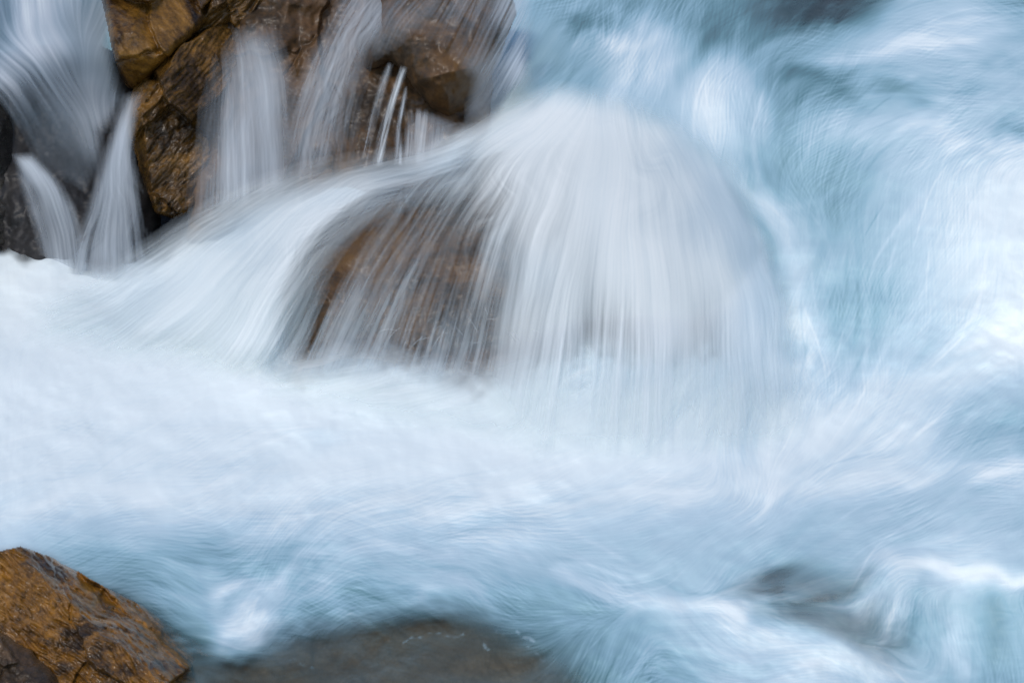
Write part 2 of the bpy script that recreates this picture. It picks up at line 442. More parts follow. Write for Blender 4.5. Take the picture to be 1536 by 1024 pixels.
TURB = [(900, 80, .55), (1100, 60, .55), (1300, 100, .5), (1450, 120, .55), (1500, 210, .6), (1090, 200, .1), (1250, 220, .4), (1350, 330, .2), (1500, 400, .12), (1200, 320, .5), (1180, 540, .6), (1250, 450, .15),
        (1100, 640, .3), (1350, 640, .15), (1450, 780, .1), (1150, 800, .15), (900, 780, .2), (400, 640, .45), (100, 500, .6), (100, 700, .35), (600, 780, .2), (300, 830, .35), (400, 920, .6), (700, 880, .35), (1000, 930, .5), (1200, 970, .6), (1420, 940, .2), (650, 980, .4)]
turb = shepard_lin(TURB, u0, v0, 50, 2.0)[0]
fx, fy = swirl(fx, fy, turb * .45, 190, 11, U0, V0)

# foam: estimated whiteness of the water, its shading put into the tone, every 96 by 64
_ = None
FT = [
 #0    96   192  288  384  480  576  672  768  864  960 1056 1152 1248 1344 1440 1536
 [.30, .36, .34, .45, .45, .45, .50, .40, .50, .38, .32, .28, .15, .10, .50, .62, .42],   # 0
 [.34, .40, .34, .45, .45, .45, .45, .35, .45, .48, .55, .36, .32, .48, .60, .63, .48],   # 64
 [.35, .36, .34, .45, .45, .45, .50, .45, .55, .40, .55, .70, .40, .36, .52, .55, .58],   # 128
 [.50, .50, .50, .50, .50, .50, .60, .80, .80, .78, .40, .72, .45, .48, .62, .68, .62],   # 192
 [.50, .50, .50, .60, .60, .60, .80, .80, .82, .85, .66, .40, .45, .50, .62, .76, .86],   # 256
 [.50, .50, .60, .70, .80, .80, .80, .80, .85, .85, .78, .46, .58, .44, .60, .82, .88],   # 320
 [.90, .88, .80, .88, .90, .90, .85, .85, .85, .85, .85, .66, .56, .50, .60, .80, .88],   # 384
 [.95, .95, .93, .92, .90, .90, .90, .85, .85, .85, .85, .72, .62, .50, .58, .80, .86],   # 448
 [.96, .96, .95, .93, .92, .92, .90, .88, .85, .85, .85, .78, .66, .56, .66, .76, .90],   # 512
 [.97, .95, .95, .95, .97, .98, .97, .95, .90, .84, .78, .75, .74, .70, .78, .80, .74],   # 576
 [.95, .95, .95, .95, .94, .93, .92, .95, .95, .90, .88, .86, .82, .85, .84, .68, .58],   # 640
 [.92, .90, .90, .90, .91, .93, .93, .94, .94, .92, .90, .87, .83, .80, .75, .68, .70],   # 704
 [.78, .80, .82, .84, .84, .82, .82, .80, .78, .76, .74, .72, .68, .64, .60, .58, .62],   # 768
 [.72, .52, .46, .48, .52, .54, .60, .64, .66, .62, .60, .60, .56, .54, .58, .72, .62],   # 832
 [.45, .42, .36, .40, .50, .42, .40, .38, .38, .42, .50, .60, .50, .50, .56, .48, .42],   # 896
 [.35, .30, .28, .28, .42, .28, .22, .20, .22, .32, .42, .56, .60, .58, .50, .44, .42],   # 960
 [.30, .30, .25, .22, .22, .20, .20, .20, .20, .26, .36, .46, .60, .66, .60, .46, .40]]   # 1024
FT = np.array(FT)
def upsample(tab, u, v, du=96.0, dv=64.0):
    def wmat(x, n):
        x = np.clip(x, 0, n - 1.0001); i = np.floor(x).astype(int); f = x - i
        W = np.zeros((len(x), n)); r = np.arange(len(x))
        c = [-.5 * f + f * f - .5 * f ** 3, 1 - 2.5 * f * f + 1.5 * f ** 3, .5 * f + 2 * f * f - 1.5 * f ** 3, -.5 * f * f + .5 * f ** 3]
        for k in range(4): np.add.at(W, (r, np.clip(i + k - 1, 0, n - 1)), c[k])
        return W
    return wmat(v / dv, tab.shape[0]) @ tab @ wmat(u / du, tab.shape[1]).T

def strokes(F, items, U, V):
    for line, wdt, amt in items:
        d = line_dist(line, U, V)
        F = F + amt * np.exp(-(d / wdt) ** 2)
    return F

STROKES0 = [
    ([(840, 850), (930, 885), (1020, 905), (1110, 925)], 14, .22), ([(1110, 925), (1200, 975), (1330, 1010)], 30, .12),
    ([(1536, 862), (1440, 850), (1380, 832), (1330, 850)], 10, .2), ([(1536, 868), (1450, 862)], 14, .2),
    ([(330, 905), (375, 880), (420, 868)], 14, .22), ([(350, 960), (400, 935)], 20, .2), ([(250, 840), (310, 860), (360, 880)], 12, .12), ([(470, 885), (540, 915)], 14, .12),
    ([(180, 815), (220, 818)], 10, .12), ([(0, 770), (90, 750), (240, 740)], 12, .08), ([(640, 760), (900, 745), (1250, 735), (1536, 690)], 10, .10), ([(1250, 722), (1400, 700), (1536, 695)], 12, .1),
    ([(1480, 505), (1536, 485)], 22, .16), ([(1170, 480), (1225, 500), (1240, 545)], 16, .16), ([(1100, 580), (1170, 540), (1210, 530)], 10, .14),
    ([(1080, 90), (1120, 110), (1145, 170)], 14, .12), ([(1150, 300), (1185, 345), (1208, 420), (1216, 490)], 20, .20), ([(1000, 215), (1080, 262), (1150, 295), (1185, 312), (1245, 298)], 7, .14), ([(1095, 285), (1145, 350), (1160, 450), (1155, 520)], 13, -.14), ([(1162, 130), (1170, 190), (1165, 250)], 10, -.03), ([(1240, 100), (1310, 78), (1400, 66), (1500, 50)], 8, .12), ([(1190, 150), (1290, 118), (1380, 110)], 7, .10), ([(1260, 210), (1330, 195), (1440, 205)], 9, .10), ([(870, 45), (930, 70), (975, 60)], 8, .12), ([(1000, 95), (1040, 60), (1075, 45)], 6, .12),
    ([(900, 60), (960, 30), (1000, 60)], 16, .14), ([(840, 20), (900, 25), (940, 40)], 12, -.14), ([(1010, 130), (1050, 80), (1080, 60)], 14, -.12), ([(990, 90), (960, 170)], 30, .08),
    ([(1200, 120), (1260, 130)], 14, -.16), ([(1340, 120), (1395, 150)], 16, -.16), ([(1220, 100), (1290, 75), (1380, 60)], 14, .14), ([(1260, 180), (1330, 160), (1420, 200)], 22, .08),
    ([(1490, 185), (1536, 200)], 14, -.25), ([(1480, 205), (1536, 222)], 9, .12), ([(1150, 20), (1300, 15)], 26, -.2),
    ([(640, 890), (700, 880), (740, 905)], 12, .14), ([(600, 890), (640, 905)], 10, .08), ([(1150, 870), (1230, 850), (1290, 868)], 16, -.12),
    ([(1130, 570), (1128, 640), (1130, 700)], 8, -.12), ([(1440, 930), (1445, 1000)], 14, .14), ([(1330, 880), (1300, 960)], 18, -.08), ([(1380, 850), (1360, 940)], 12, .1),
    ([(100, 640), (330, 650), (500, 660)], 16, -.06), ([(250, 700), (420, 690)], 14, -.05), ([(600, 600), (760, 590)], 20, .03), ([(1195, 535), (1120, 570), (1040, 630), (990, 690)], 8, .07), ([(1185, 550), (1120, 600), (1075, 690)], 9, .08), ([(1200, 545), (1170, 620), (1165, 710)], 10, .07), ([(1120, 565), (1020, 600), (930, 650)], 9, .06), ([(1215, 560), (1240, 640), (1200, 720)], 12, .05),
    ([(1100, 600), (1090, 660), (1085, 710)], 7, -.06), ([(1150, 590), (1145, 700)], 6, -.07), ([(1060, 585), (1000, 640)], 8, -.05),
    ([(1290, 862), (1330, 838), (1390, 832), (1450, 850), (1560, 864)], 9, .12), ([(1350, 850), (1335, 920), (1320, 990)], 10, .14), ([(1420, 860), (1430, 930), (1440, 1000)], 14, .14), ([(1390, 860), (1385, 950)], 9, -.12), ([(1480, 870), (1490, 980)], 16, -.12), ([(1300, 880), (1280, 930)], 8, .12),
    ([(0, 520), (60, 540)], 16, -.05), ([(420, 640), (480, 650)], 10, -.06)]
foam0 = upsample(FT, u0, v0)
wu = U0 + 26 * fbm(U0 / 60, V0 / 60, 31, 3); wv = V0 + 26 * fbm(U0 / 60, V0 / 60, 36, 3)
MASSES = [
    ([(1045, 110), (1085, 86), (1122, 105), (1148, 170), (1150, 235), (1110, 275), (1065, 235), (1045, 170)], 18, .12),
    ([(1150, 130), (1190, 190), (1190, 290), (1140, 310), (1150, 240)], 24, -.06), ([(960, 190), (1040, 220), (1070, 290), (1020, 280), (985, 235)], 22, -.16),  # the first is shade right of the hump, put into the whiteness
    ([(900, 40), (985, 40), (1000, 120), (960, 170), (905, 130)], 24, .12), ([(860, 10), (940, 40), (905, 60), (850, 40)], 14, -.14), ([(1030, 30), (1080, 20), (1130, 60), (1060, 90)], 14, -.10),
    ([(1395, 330), (1440, 250), (1560, 215), (1620, 480), (1400, 480)], 22, .03), ([(1230, 230), (1330, 250), (1260, 330), (1190, 300)], 34, -.10), ([(1210, 430), (1330, 430), (1350, 540), (1230, 555)], 30, -.08),
    ([(1410, 610), (1560, 560), (1620, 680), (1420, 690)], 34, -.12), ([(1490, 500), (1560, 478), (1600, 540), (1500, 540)], 14, .14), ([(1180, 640), (1330, 560), (1400, 560), (1240, 690)], 28, .08),
    ([(1170, 110), (1290, 90), (1290, 150), (1190, 170)], 24, -.10), ([(1310, 110), (1400, 120), (1400, 170), (1330, 160)], 20, -.10), ([(1290, 30), (1560, 20), (1560, 80), (1330, 85)], 26, .08),
    ([(1150, 190), (1290, 170), (1300, 215), (1170, 230)], 24, .08), ([(330, 940), (420, 880), (445, 890), (400, 970), (340, 985)], 18, .20), ([(300, 900), (360, 880), (330, 930)], 12, .1),
    ([(1050, 960), (1200, 960), (1340, 1010), (1300, 1060), (1090, 1050)], 30, .10), ([(1290, 870), (1380, 850), (1340, 960), (1280, 940)], 20, .08), ([(60, 800), (330, 800), (420, 850), (250, 880), (90, 830)], 26, -.08)]
for poly_, fe_, am_ in MASSES:
    foam0 = foam0 + am_ * sstep(-fe_, fe_, poly_dist(poly_, wu, wv))
foam0 = strokes(foam0, STROKES0, wu, wv).astype(F32)

rs = np.random.RandomState(4)
h0, w0 = U0.shape
n_f = rs.rand(h0, w0).astype(F32); n_m = blur(rs.rand(h0, w0).astype(F32), 2, 2); n_c = norm(fbm(U0 / 26, V0 / 26, 61, 3)); n_mm = blur(rs.rand(h0, w0).astype(F32), 5, 2)
pat = np.stack([norm(n_f), norm(n_m), n_c, norm(n_mm)], -1).astype(F32)
sx = (1.0 / np.gradient(u0)).astype(F32)[None, :]; sy = (1.0 / np.gradient(v0)).astype(F32)[:, None]
LEN = shepard_lin([(900, 80, 30), (1300, 100, 45), (1500, 200, 35), (1090, 180, 60), (1250, 400, 90), (1500, 400, 120), (1180, 540, 40), (1100, 640, 70), (1350, 640, 80), (1450, 780, 60), (1000, 780, 70), (400, 640, 80), (100, 500, 60), (300, 830, 60), (400, 920, 32), (700, 900, 40), (1000, 930, 32), (1200, 970, 34), (1420, 940, 60)], u0, v0, 50, 2.0)[0]
def braid(N, vx, vy, L, spread, scale, seed, U, V, sx, sy, n=3, wander=2.0):
    """the current shifts a little from moment to moment: several directions overlaid"""
    res = 0
    for k in range(n):
        a = spread * (fbm(U / scale, V / scale, seed + 7 * k, 2) * wander + (k - (n - 1) / 2) * .55)
        c, s_ = np.cos(a).astype(F32), np.sin(a).astype(F32)
        gx = vx * c - vy * s_; gy = vx * s_ + vy * c
        sh = np.roll(N, (37 * k, 91 * k), (0, 1))
        m = sstep(.25, .75, .5 + 1.1 * fbm(U / (scale * .8), V / (scale * .8), seed + 40 + 5 * k, 3)).astype(F32)
        d = drift(np.concatenate([sh, m[..., None]], -1), gx * sx, gy * sy, L)
        res = res + d[..., -1:] * norm_c(d[..., :-1])
    return res
def norm_c(a): return np.stack([norm(a[..., i]) for i in range(a.shape[-1])], -1).astype(F32)
spread = (.20 + .6 * turb).astype(F32)
lic = braid(pat, fx, fy, LEN * .9, spread, 150, 400, U0, V0, sx, sy, 3, .9)
lic_s = braid(pat[..., :2], fx, fy, LEN * .45, spread * 1.4, 140, 500, U0, V0, sx, sy, 3, .7)
lf, lm, lc, lmm = [norm(lic[..., i]) for i in range(4)]
sf, sm = norm(lic_s[..., 0]), norm(lic_s[..., 1])
lf = crisp(lf) * np.clip(1 + .9 * fbm(U0 / 80, V0 / 80, 601, 3), .1, 2); sf = crisp(sf) * np.clip(1 + 1.4 * fbm(U0 / 60, V0 / 60, 611, 3), .05, 2.2)
# single wisps of foam, each a thread of its own width and strength lying along the current
rw = random.Random(77)
def fl(x, y):
    i = min(max(int(np.searchsorted(u0, x)), 0), w0 - 1); j = min(max(int(np.searchsorted(v0, y)), 0), h0 - 1)
    return float(fx[j, i]), float(fy[j, i]), float(turb[j, i])
wisp = np.zeros(U0.shape, F32)
for k in range(620):
    x, y = rw.uniform(-60, 1600), rw.uniform(-40, 1060)
    if y < 560 and x < 780: continue
    a_ = rw.gauss(0, .22); pts = [(x, y)]; n_ = rw.randint(4, 13)
    for i in range(n_):
        dx, dy, tb = fl(*pts[-1]); c_, s_ = math.cos(a_ * (.4 + tb)), math.sin(a_ * (.4 + tb))
        pts.append((pts[-1][0] + 15 * (dx * c_ - dy * s_), pts[-1][1] + 15 * (dx * s_ + dy * c_))); a_ += rw.gauss(0, .10) * (.3 + tb)
    wd = 1.6 + 9 * rw.random() ** 2.6; am = rw.choice([1, 1, 1, -1, -.8]) * rw.uniform(.03, .10) * (1.2 if wd < 5 else .8)
    q = np.array(pts); i0, i1 = np.searchsorted(u0, [q[:, 0].min() - 30, q[:, 0].max() + 30]); j0, j1 = np.searchsorted(v0, [q[:, 1].min() - 30, q[:, 1].max() + 30])
    if i1 - i0 < 4 or j1 - j0 < 4: continue
    best = np.full((j1 - j0, i1 - i0), 1e9); par = np.zeros_like(best); Uq, Vq = U0[j0:j1, i0:i1], V0[j0:j1, i0:i1]
    for i in range(len(q) - 1):
        e = q[i + 1] - q[i]; t_ = np.clip(((Uq - q[i, 0]) * e[0] + (Vq - q[i, 1]) * e[1]) / (e @ e + 1e-9), 0, 1)
        d_ = (Uq - q[i, 0] - t_ * e[0]) ** 2 + (Vq - q[i, 1] - t_ * e[1]) ** 2; m_ = d_ < best
        best = np.where(m_, d_, best); par = np.where(m_, (i + t_) / (len(q) - 1), par)
    wisp[j0:j1, i0:i1] += (am * np.exp(-best / wd ** 2) * np.sin(np.pi * np.clip(par, 0, 1))).astype(F32)
foam0 = blur(foam0, 2, 1)
foam0d = .65 * drift(foam0[..., None], fx * sx, fy * sy, LEN * .3)[..., 0] + .35 * foam0
calm = sstep(1.0, .80, foam0d)                                   # threads show where the foam is thin
foam = foam0d + (.14 + .86 * calm) * (.010 * lf + .019 * sf + .009 * lm + .016 * sm + .010 * lmm + .018 * lc + wisp)
foam = np.clip(foam, 0.0, 1.0)
# the water clears over the slab and stones in the foreground
cover = np.ones(U0.shape, F32)
def clear(poly, feather, a, U, V, w=18):
    d = poly_dist(poly, U + w * fbm(U / 40, V / 40, 81, 3), V + w * fbm(U / 40, V / 40, 84, 3))
    return 1 - (1 - a) * sstep(-feather, feather, d)
SLAB = [(300, 1130), (320, 1010), (400, 965), (480, 938), (560, 925), (640, 915), (720, 920), (790, 940), (850, 990), (890, 1040), (900, 1130)]
cover *= clear(SLAB, 26, .12, U0, V0)
cover *= clear([(150, 860), (215, 905), (270, 940), (330, 990), (420, 1070), (200, 1070), (120, 940)], 20, .3, U0, V0)
cover *= clear([(1112, 858), (1150, 846), (1230, 850), (1290, 865), (1270, 905), (1170, 900), (1112, 885)], 14, .35, U0, V0)
cover *= clear([(1130, 905), (1190, 895), (1290, 920), (1360, 960), (1340, 985), (1230, 950)], 16, .42, U0, V0)
cover *= clear([(1160, -60), (1330, -60), (1310, 10), (1250, 36), (1190, 24)], 20, .25, U0, V0)
cover = drift(cover[..., None].astype(F32), fx * sx, fy * sy, 30.0, 8)[..., 0]
cover = np.clip(cover + 4 * cover * (1 - cover) * .05 * (.8 * sm + lmm + .8 * lc), .04, 1)
LUMP = [(640, 560, .55), (520, 545, .6), (420, 545, .5), (720, 590, .5), (600, 600, .5), (60, 395, .3), (160, 405, .3), (0, 380, .3), (300, 500, .2), (300, 620, .25), (800, 620, .4), (900, 580, .3), (100, 560, .4), (600, 720, .05), (200, 750, .05), (1000, 650, .1),
        (1250, 600, .3), (1500, 500, .9), (1400, 560, .4), (1200, 520, .5), (1000, 930, .25), (1250, 980, .35), (400, 930, .3), (1000, 780, .03), (1450, 800, .05), (1400, 400, .05), (1200, 100, .2), (900, 60, .25), (1500, 200, .35)]
lump = shepard_lin(LUMP, u0, v0, 30, 2.0)[0]
billow = .45 + fbm(U0 / 52, V0 / 36, 101, 2) + .35 * fbm(U0 / 20, V0 / 15, 103, 2)
Tw = T0 - .16 * np.exp(-((U0 - 1098) / 48) ** 2 - ((V0 - 165) / 75) ** 2) - .10 * np.exp(-((U0 - 1500) / 80) ** 2 - ((V0 - 330) / 110) ** 2) - .10 * np.exp(-((U0 - 950) / 45) ** 2 - ((V0 - 90) / 50) ** 2) - .05 * lump * billow - .004 * lc - .0006 * lmm - .0002 * lm - .05 * fbm(U0 / 150, V0 / 90, 91, 3) - .02 * fbm(U0 / 50, V0 / 40, 95, 3)
BOULD = [(400, 640), (402, 525), (420, 430), (448, 366), (494, 320), (560, 280), (640, 256), (760, 226), (880, 208), (975, 212), (1030, 262), (1075, 335), (1100, 450), (1110, 640)]
def t_bould(u, v, U, V):
    return tps([(400, 500, 12.75), (440, 400, 12.92), (560, 300, 13.08), (640, 275, 13.1), (760, 240, 13.08), (900, 210, 13.08), (1040, 250, 13.12), (470, 440, 12.62), (540, 400, 12.66), (650, 380, 12.66), (800, 380, 12.62), (950, 350, 12.68), (1080, 380, 12.75),
                (1150, 500, 12.75), (450, 520, 12.45), (530, 530, 12.38), (610, 535, 12.34), (690, 540, 12.32), (800, 545, 12.36), (950, 545, 12.38), (1080, 545, 12.48), (700, 660, 12.1), (400, 660, 12.3), (1150, 660, 12.5)], u, v)
GOLD = [(-400, 1200), (-300, 1000), (-150, 905), (-60, 850), (-5, 827), (16, 822), (31, 819), (51, 826), (78, 834), (105, 850), (137, 867), (172, 885), (199, 900), (219, 911), (260, 936), (310, 965), (352, 1000), (385, 1045), (400, 1200)]
def T_gold(u, v, U, V):
    left = 9.50 - .04 * (U - 60) / 100 - .16 * (V - 950) / 100
    far_left = 9.6 - .40 * (U + 30) / 100 - .05 * (V - 930) / 100
    w = 7 * fbm(U / 40, V / 40, 888, 3)
    d = (U - 28) * .67 - (V - 824) * .742 + w                    # past the ridge that runs down to the right
    return np.maximum(np.maximum(left, far_left), left + .72 * (d + 6) / 100)
# over the rocks the water lies thin and lets them through
db = t_bould(u0, v0, U0, V0) - .03 - Tw
ib = sstep(-20, 30, poly_dist(BOULD, U0, V0))
cover *= 1 - ib * (1 - sstep(-.02, .24 + .10 * fbm(U0 / 40, V0 / 30, 701, 3) + .05 * fbm(U0 / 12, V0 / 10, 705, 2), db)) * (db < .4)
dg = T_gold(u0, v0, U0, V0) - Tw
ig = sstep(-10, 20, poly_dist(GOLD, U0, V0))
cover *= 1 - ig * (1 - sstep(-.02, .16, dg)) * .9
cover *= clear([(-700, 200), (-700, 372), (-20, 372), (20, 376), (60, 386), (120, 402), (190, 406), (250, 384), (330, 330), (330, 200)], 16, .0, U0, V0, 26)
SPLASH = [([(615, 951), (650, 957), (690, 952)], 3.5, .30), ([(724, 964), (734, 972)], 5, .42), ([(745, 945), (760, 951)], 3.5, .3), ([(785, 945), (812, 960)], 6, .35), ([(800, 965), (820, 985)], 6, .3), ([(430, 985), (470, 1000)], 7, .25)]
for line_, w_, a_ in SPLASH:
    k_ = a_ * np.exp(-(line_dist(line_, wu, wv) / w_) ** 2) * np.clip(.7 + .8 * fbm(U0 / 7, V0 / 5, 711, 2), 0, 1)
    cover = np.maximum(cover, k_); foam = np.maximum(foam, np.clip(k_ * 1.6, 0, .95))
cover = cover.astype(F32); foam = foam.astype(F32)
river = sheet('river_water', U0, V0, Tw, M_water, {'foam': foam, 'cover': cover})
tag(river, kind='structure')

# the bed under the water
ub = np.arange(-620, 2161, 12.0); vb = np.arange(-330, 1331, 12.0)
UB, VB = np.meshgrid(ub, vb)
TB = tps(RIVER, ub, vb) + .45 + .12 * fbm(UB / 90, VB / 90, 7, 4)
bed = sheet('riverbed', UB, VB, TB, M_brown, {})
tag(bed, kind='structure')

def T_river(u, v): return tps(RIVER, u, v)

# ------------------------------------------------------------------ boulders
def plane_t(t, cu, cv, gu=0, gv=0):
    """distance t at (cu, cv), changing by gu, gv metres per 100 px"""
    return lambda u, v, U, V: t + gu * (U - cu) / 100 + gv * (V - cv) / 100
def wedge(planes):
    """convex front: the farthest of several planes"""
    fs = [plane_t(*p) for p in planes]
    return lambda u, v, U, V: np.maximum.reduce([f(u, v, U, V) for f in fs])

o = rock('boulder', [(140, -160), (150, -10), (157, 30), (166, 70), (178, 110), (190, 132), (206, 137), (226, 118), (262, 80), (300, 45), (330, 5), (350, -40), (350, -160)],
         wedge([(13.95, 230, 60, .10, -.22), (13.9, 160, 60, -.5, -.1), (13.95, 260, 90, .1, .25)]), M_ochre, .6, 14, .18, 3, (.03, .006), 3, facet=(14, .08, 70, 50, .9), hull=(14, .14, 1, 230, 40), strata=(.9, 110, 22, .014))
tag(o, 'tall ochre boulder with dark cracks at the top, above the diagonal wet seam', 'boulder')
def T_lower(u, v, U, V):
    front = wedge([(13.92, 240, 220, .25, -.05), (13.9, 215, 230, -.55, .05)])(u, v, U, V)
    d = ((U - 190) * -.745 + (V - 180) * -.667)                  # across the wet ledge
    return np.maximum(front, 13.93 + .95 * d / 100 + .04 * fbm(U / 18, V / 18, 777, 3))
o = rock('boulder', [(184, 180), (192, 160), (200, 130), (240, 90), (290, 30), (340, -30), (420, -30), (440, 60), (330, 200), (300, 310), (262, 330), (234, 322), (220, 285), (206, 245), (192, 205)],
         T_lower, M_umber, .6, 12, .16, 23, (.04, .009), 4, facet=(26, .09, 50, 40, .6), strata=(2.3, 60, 16, .03))
tag(o, 'rough brown boulder below the wet seam, between the narrow chute and the pinkish veil', 'boulder')
o = rock('rock_face', [(290, 20), (340, -60), (640, -60), (620, 60), (600, 150), (590, 300), (280, 360), (285, 200)],
         plane_t(14.2, 430, 150, .0, -.16), M_film, .5, 60, .2, 41, (.16, .006), 6, facet=(14, .05, 60, 110, .15))
tag(o, 'brown rock face standing behind the pinkish and slanting veils of water', 'rock')
o = rock('boulder', [(560, -40), (600, -60), (760, -60), (775, 20), (750, 90), (725, 140), (700, 165), (672, 178), (655, 170), (640, 160), (625, 140), (608, 112), (585, 92), (545, 110), (535, 60)],
         wedge([(13.75, 660, 90, .1, -.15), (13.8, 600, 60, -.3, -.1), (13.8, 680, 130, .2, .25)]), M_film, .5, 60, .3, 52, (.09, .006), 4)
tag(o, 'rounded brown boulder jutting out above the thin bright threads of water', 'boulder')
o = rock('rock_face', [(520, 80), (740, 60), (740, 200), (700, 260), (500, 290), (490, 200)], plane_t(14.05, 620, 180, .05, -.1), M_film, .4, 50, .2, 63, (.08, .006), 4)
tag(o, 'shadowed brown rock face behind the thin bright threads of water', 'rock')
o = rock('boulder', [(-300, 60), (-100, 70), (-20, 90), (14, 130), (30, 190), (34, 250), (44, 310), (56, 360), (70, 480), (-300, 480)], wedge([(14.0, 0, 230, .35, -.1), (14.0, -40, 150, .1, -.4)]), M_grey, .6, 40, .3, 71, (.06, .02), 5, facet=(30, .05, 50, 40, .4))
tag(o, 'dark mossy boulder at the left edge beside the left cascade', 'boulder')
o = rock('boulder', [(-40, 90), (40, 70), (120, 60), (185, 80), (210, 150), (235, 250), (250, 480), (-20, 480)], wedge([(14.25, 110, 200, .1, -.2), (14.2, 60, 140, -.1, -.45)]), M_dark, .5, 60, .3, 83, (.10, .006), 5)
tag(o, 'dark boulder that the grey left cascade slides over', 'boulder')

o = rock('boulder', BOULD, t_bould, M_film, .9, 40, .15, 97, (.09, .007), 5)
tag(o, 'large rounded brown boulder in the middle with white water draped over it', 'boulder')

o = rock('boulder', GOLD, T_gold, M_gold, .6, 4, .02, 113, (.05, .010), 3, facet=(26, .055, 75, 40, 1.0), strata=(.70, 60, 10, .028))
tag(o, 'golden brown wet boulder with a sloping ridge in the lower left corner', 'boulder')
o = rock('stone', [(-300, 1200), (-200, 980), (-40, 945), (10, 950), (50, 975), (85, 1010), (110, 1060), (120, 1200)], plane_t(9.2, 0, 1000, .1, -.2), M_brown, .4, 30, .12, 127, (.04, .014), 4, facet=(20, .04, 50, 40, .3))
tag(o, 'small dark stone in front of the golden boulder in the bottom corner', 'stone')

def under(dt): return lambda u, v, U, V: T_river(u, v) + dt
o = rock('rock_slab', [(140, 1180), (200, 960), (320, 985), (400, 950), (480, 925), (560, 912), (640, 904), (720, 910), (800, 930), (870, 985), (930, 1060), (940, 1180)], under(.10), M_slab, .4, 40, .12, 131, (.04, .01), 4, step=2)
tag(o, 'flat dark slab lying under clear shallow water at the bottom centre', 'rock')
o = rock('stone', [(1090, 850), (1150, 832), (1240, 838), (1310, 860), (1300, 920), (1180, 915), (1095, 905)], under(.06), M_film, .3, 30, .1, 141, (.03, .008), 3, step=2)
tag(o, 'brown stone showing through the rush of water at the lower right', 'stone')
o = rock('stone', [(1110, 905), (1190, 885), (1300, 910), (1385, 960), (1360, 1000), (1230, 965), (1130, 935)], under(.06), M_slab, .3, 24, .08, 147, (.03, .008), 3, step=2)
tag(o, 'long grey stone just under the foam below the brown stone', 'stone')
o = rock('boulder', [(1130, -160), (1150, -30), (1190, 30), (1250, 44), (1320, 15), (1350, -40), (1370, -160)], under(.10), M_dark, .5, 40, .15, 151, (.05, .01), 4, step=2)
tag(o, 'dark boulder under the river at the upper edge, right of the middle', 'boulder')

# ------------------------------------------------------------------ falling water
def veil(name, poly, feather, alpha, flow, tctrl, label, foam_pts=.92, length=120, seed=1, amp=(.08, .08, .10), warp=6, tmin=None, relief=.006, turbulence=.02, step=1.5, gain=1.0, cat='waterfall', fade=1.0, name_kind=None, spread=.07, mat=None, famp=1.0):
    P = np.array(poly, float)
    u = np.arange(P[:, 0].min() - feather, P[:, 0].max() + feather, step); v = np.arange(P[:, 1].min() - feather, P[:, 1].max() + feather, step)
    U, V = [a.astype(F32) for a in np.meshgrid(u, v)]
    vx, vy = shepard_lin(flow, u, v, 24, 2.0)
    vx, vy = swirl(vx, vy, turbulence, 70, seed + 5, U, V)
    rs = np.random.RandomState(seed)
    h, w = U.shape
    N = np.stack([norm(rs.rand(h, w).astype(F32)), norm(blur(rs.rand(h, w).astype(F32), 1, 2)), norm(blur(rs.rand(h, w).astype(F32), 4, 2)), norm(blur(rs.rand(h, w).astype(F32), 11, 2))], -1).astype(F32)
    l = braid(N, vx, vy, float(length), np.full(U.shape, spread, F32), 120, seed + 60, U, V, 1 / step, 1 / step, 3, .5)
    lf, lm, lc, lw = [norm(l[..., i]) for i in range(4)]
    lc = .65 * lc + .75 * lw
    lf = crisp(lf)
    D = poly_dist(poly, U + .45 * warp * fbm(U / 40, V / 40, seed + 2, 2), V + .45 * warp * fbm(U / 40, V / 40, seed + 3, 2))
    edge = sstep(-feather * .5, feather, D).astype(F32)
    a = shepard_lin(alpha, u, v, 16, 2.0)[0] * edge
    a = drift(a[..., None].astype(F32), vx / step, vy / step, length * .25)[..., 0]
    mid = np.clip(4 * a * (1 - a), 0, 1)
    A = np.clip(a + .8 * gain * mid * (amp[0] * lf + amp[1] * lm + .8 * amp[2] * lc), 0, 1) * sstep(-feather * .3, feather * fade, D)
    f = foam_pts if np.isscalar(foam_pts) else shepard_lin(foam_pts, u, v, 30, 2.0)[0]
    f = np.clip(f + famp * (.008 * lf + .014 * lm + .028 * lc), 0, 1) * np.ones_like(A)
    T = tps(tctrl, u, v) if not callable(tctrl) else tctrl(u, v, U, V)
    if tmin is not None: T = np.minimum(T, tmin(u, v, U, V))
    T = blur(T.astype(F32), 6, 2) - relief * .2 * lc - relief * .02 * lm
    o = sheet(name, U, V, T, mat or M_veil, {'foam': f, 'cover': A}, keep=A > .035)
    return tag(recentre(o), label, cat, kind=name_kind)

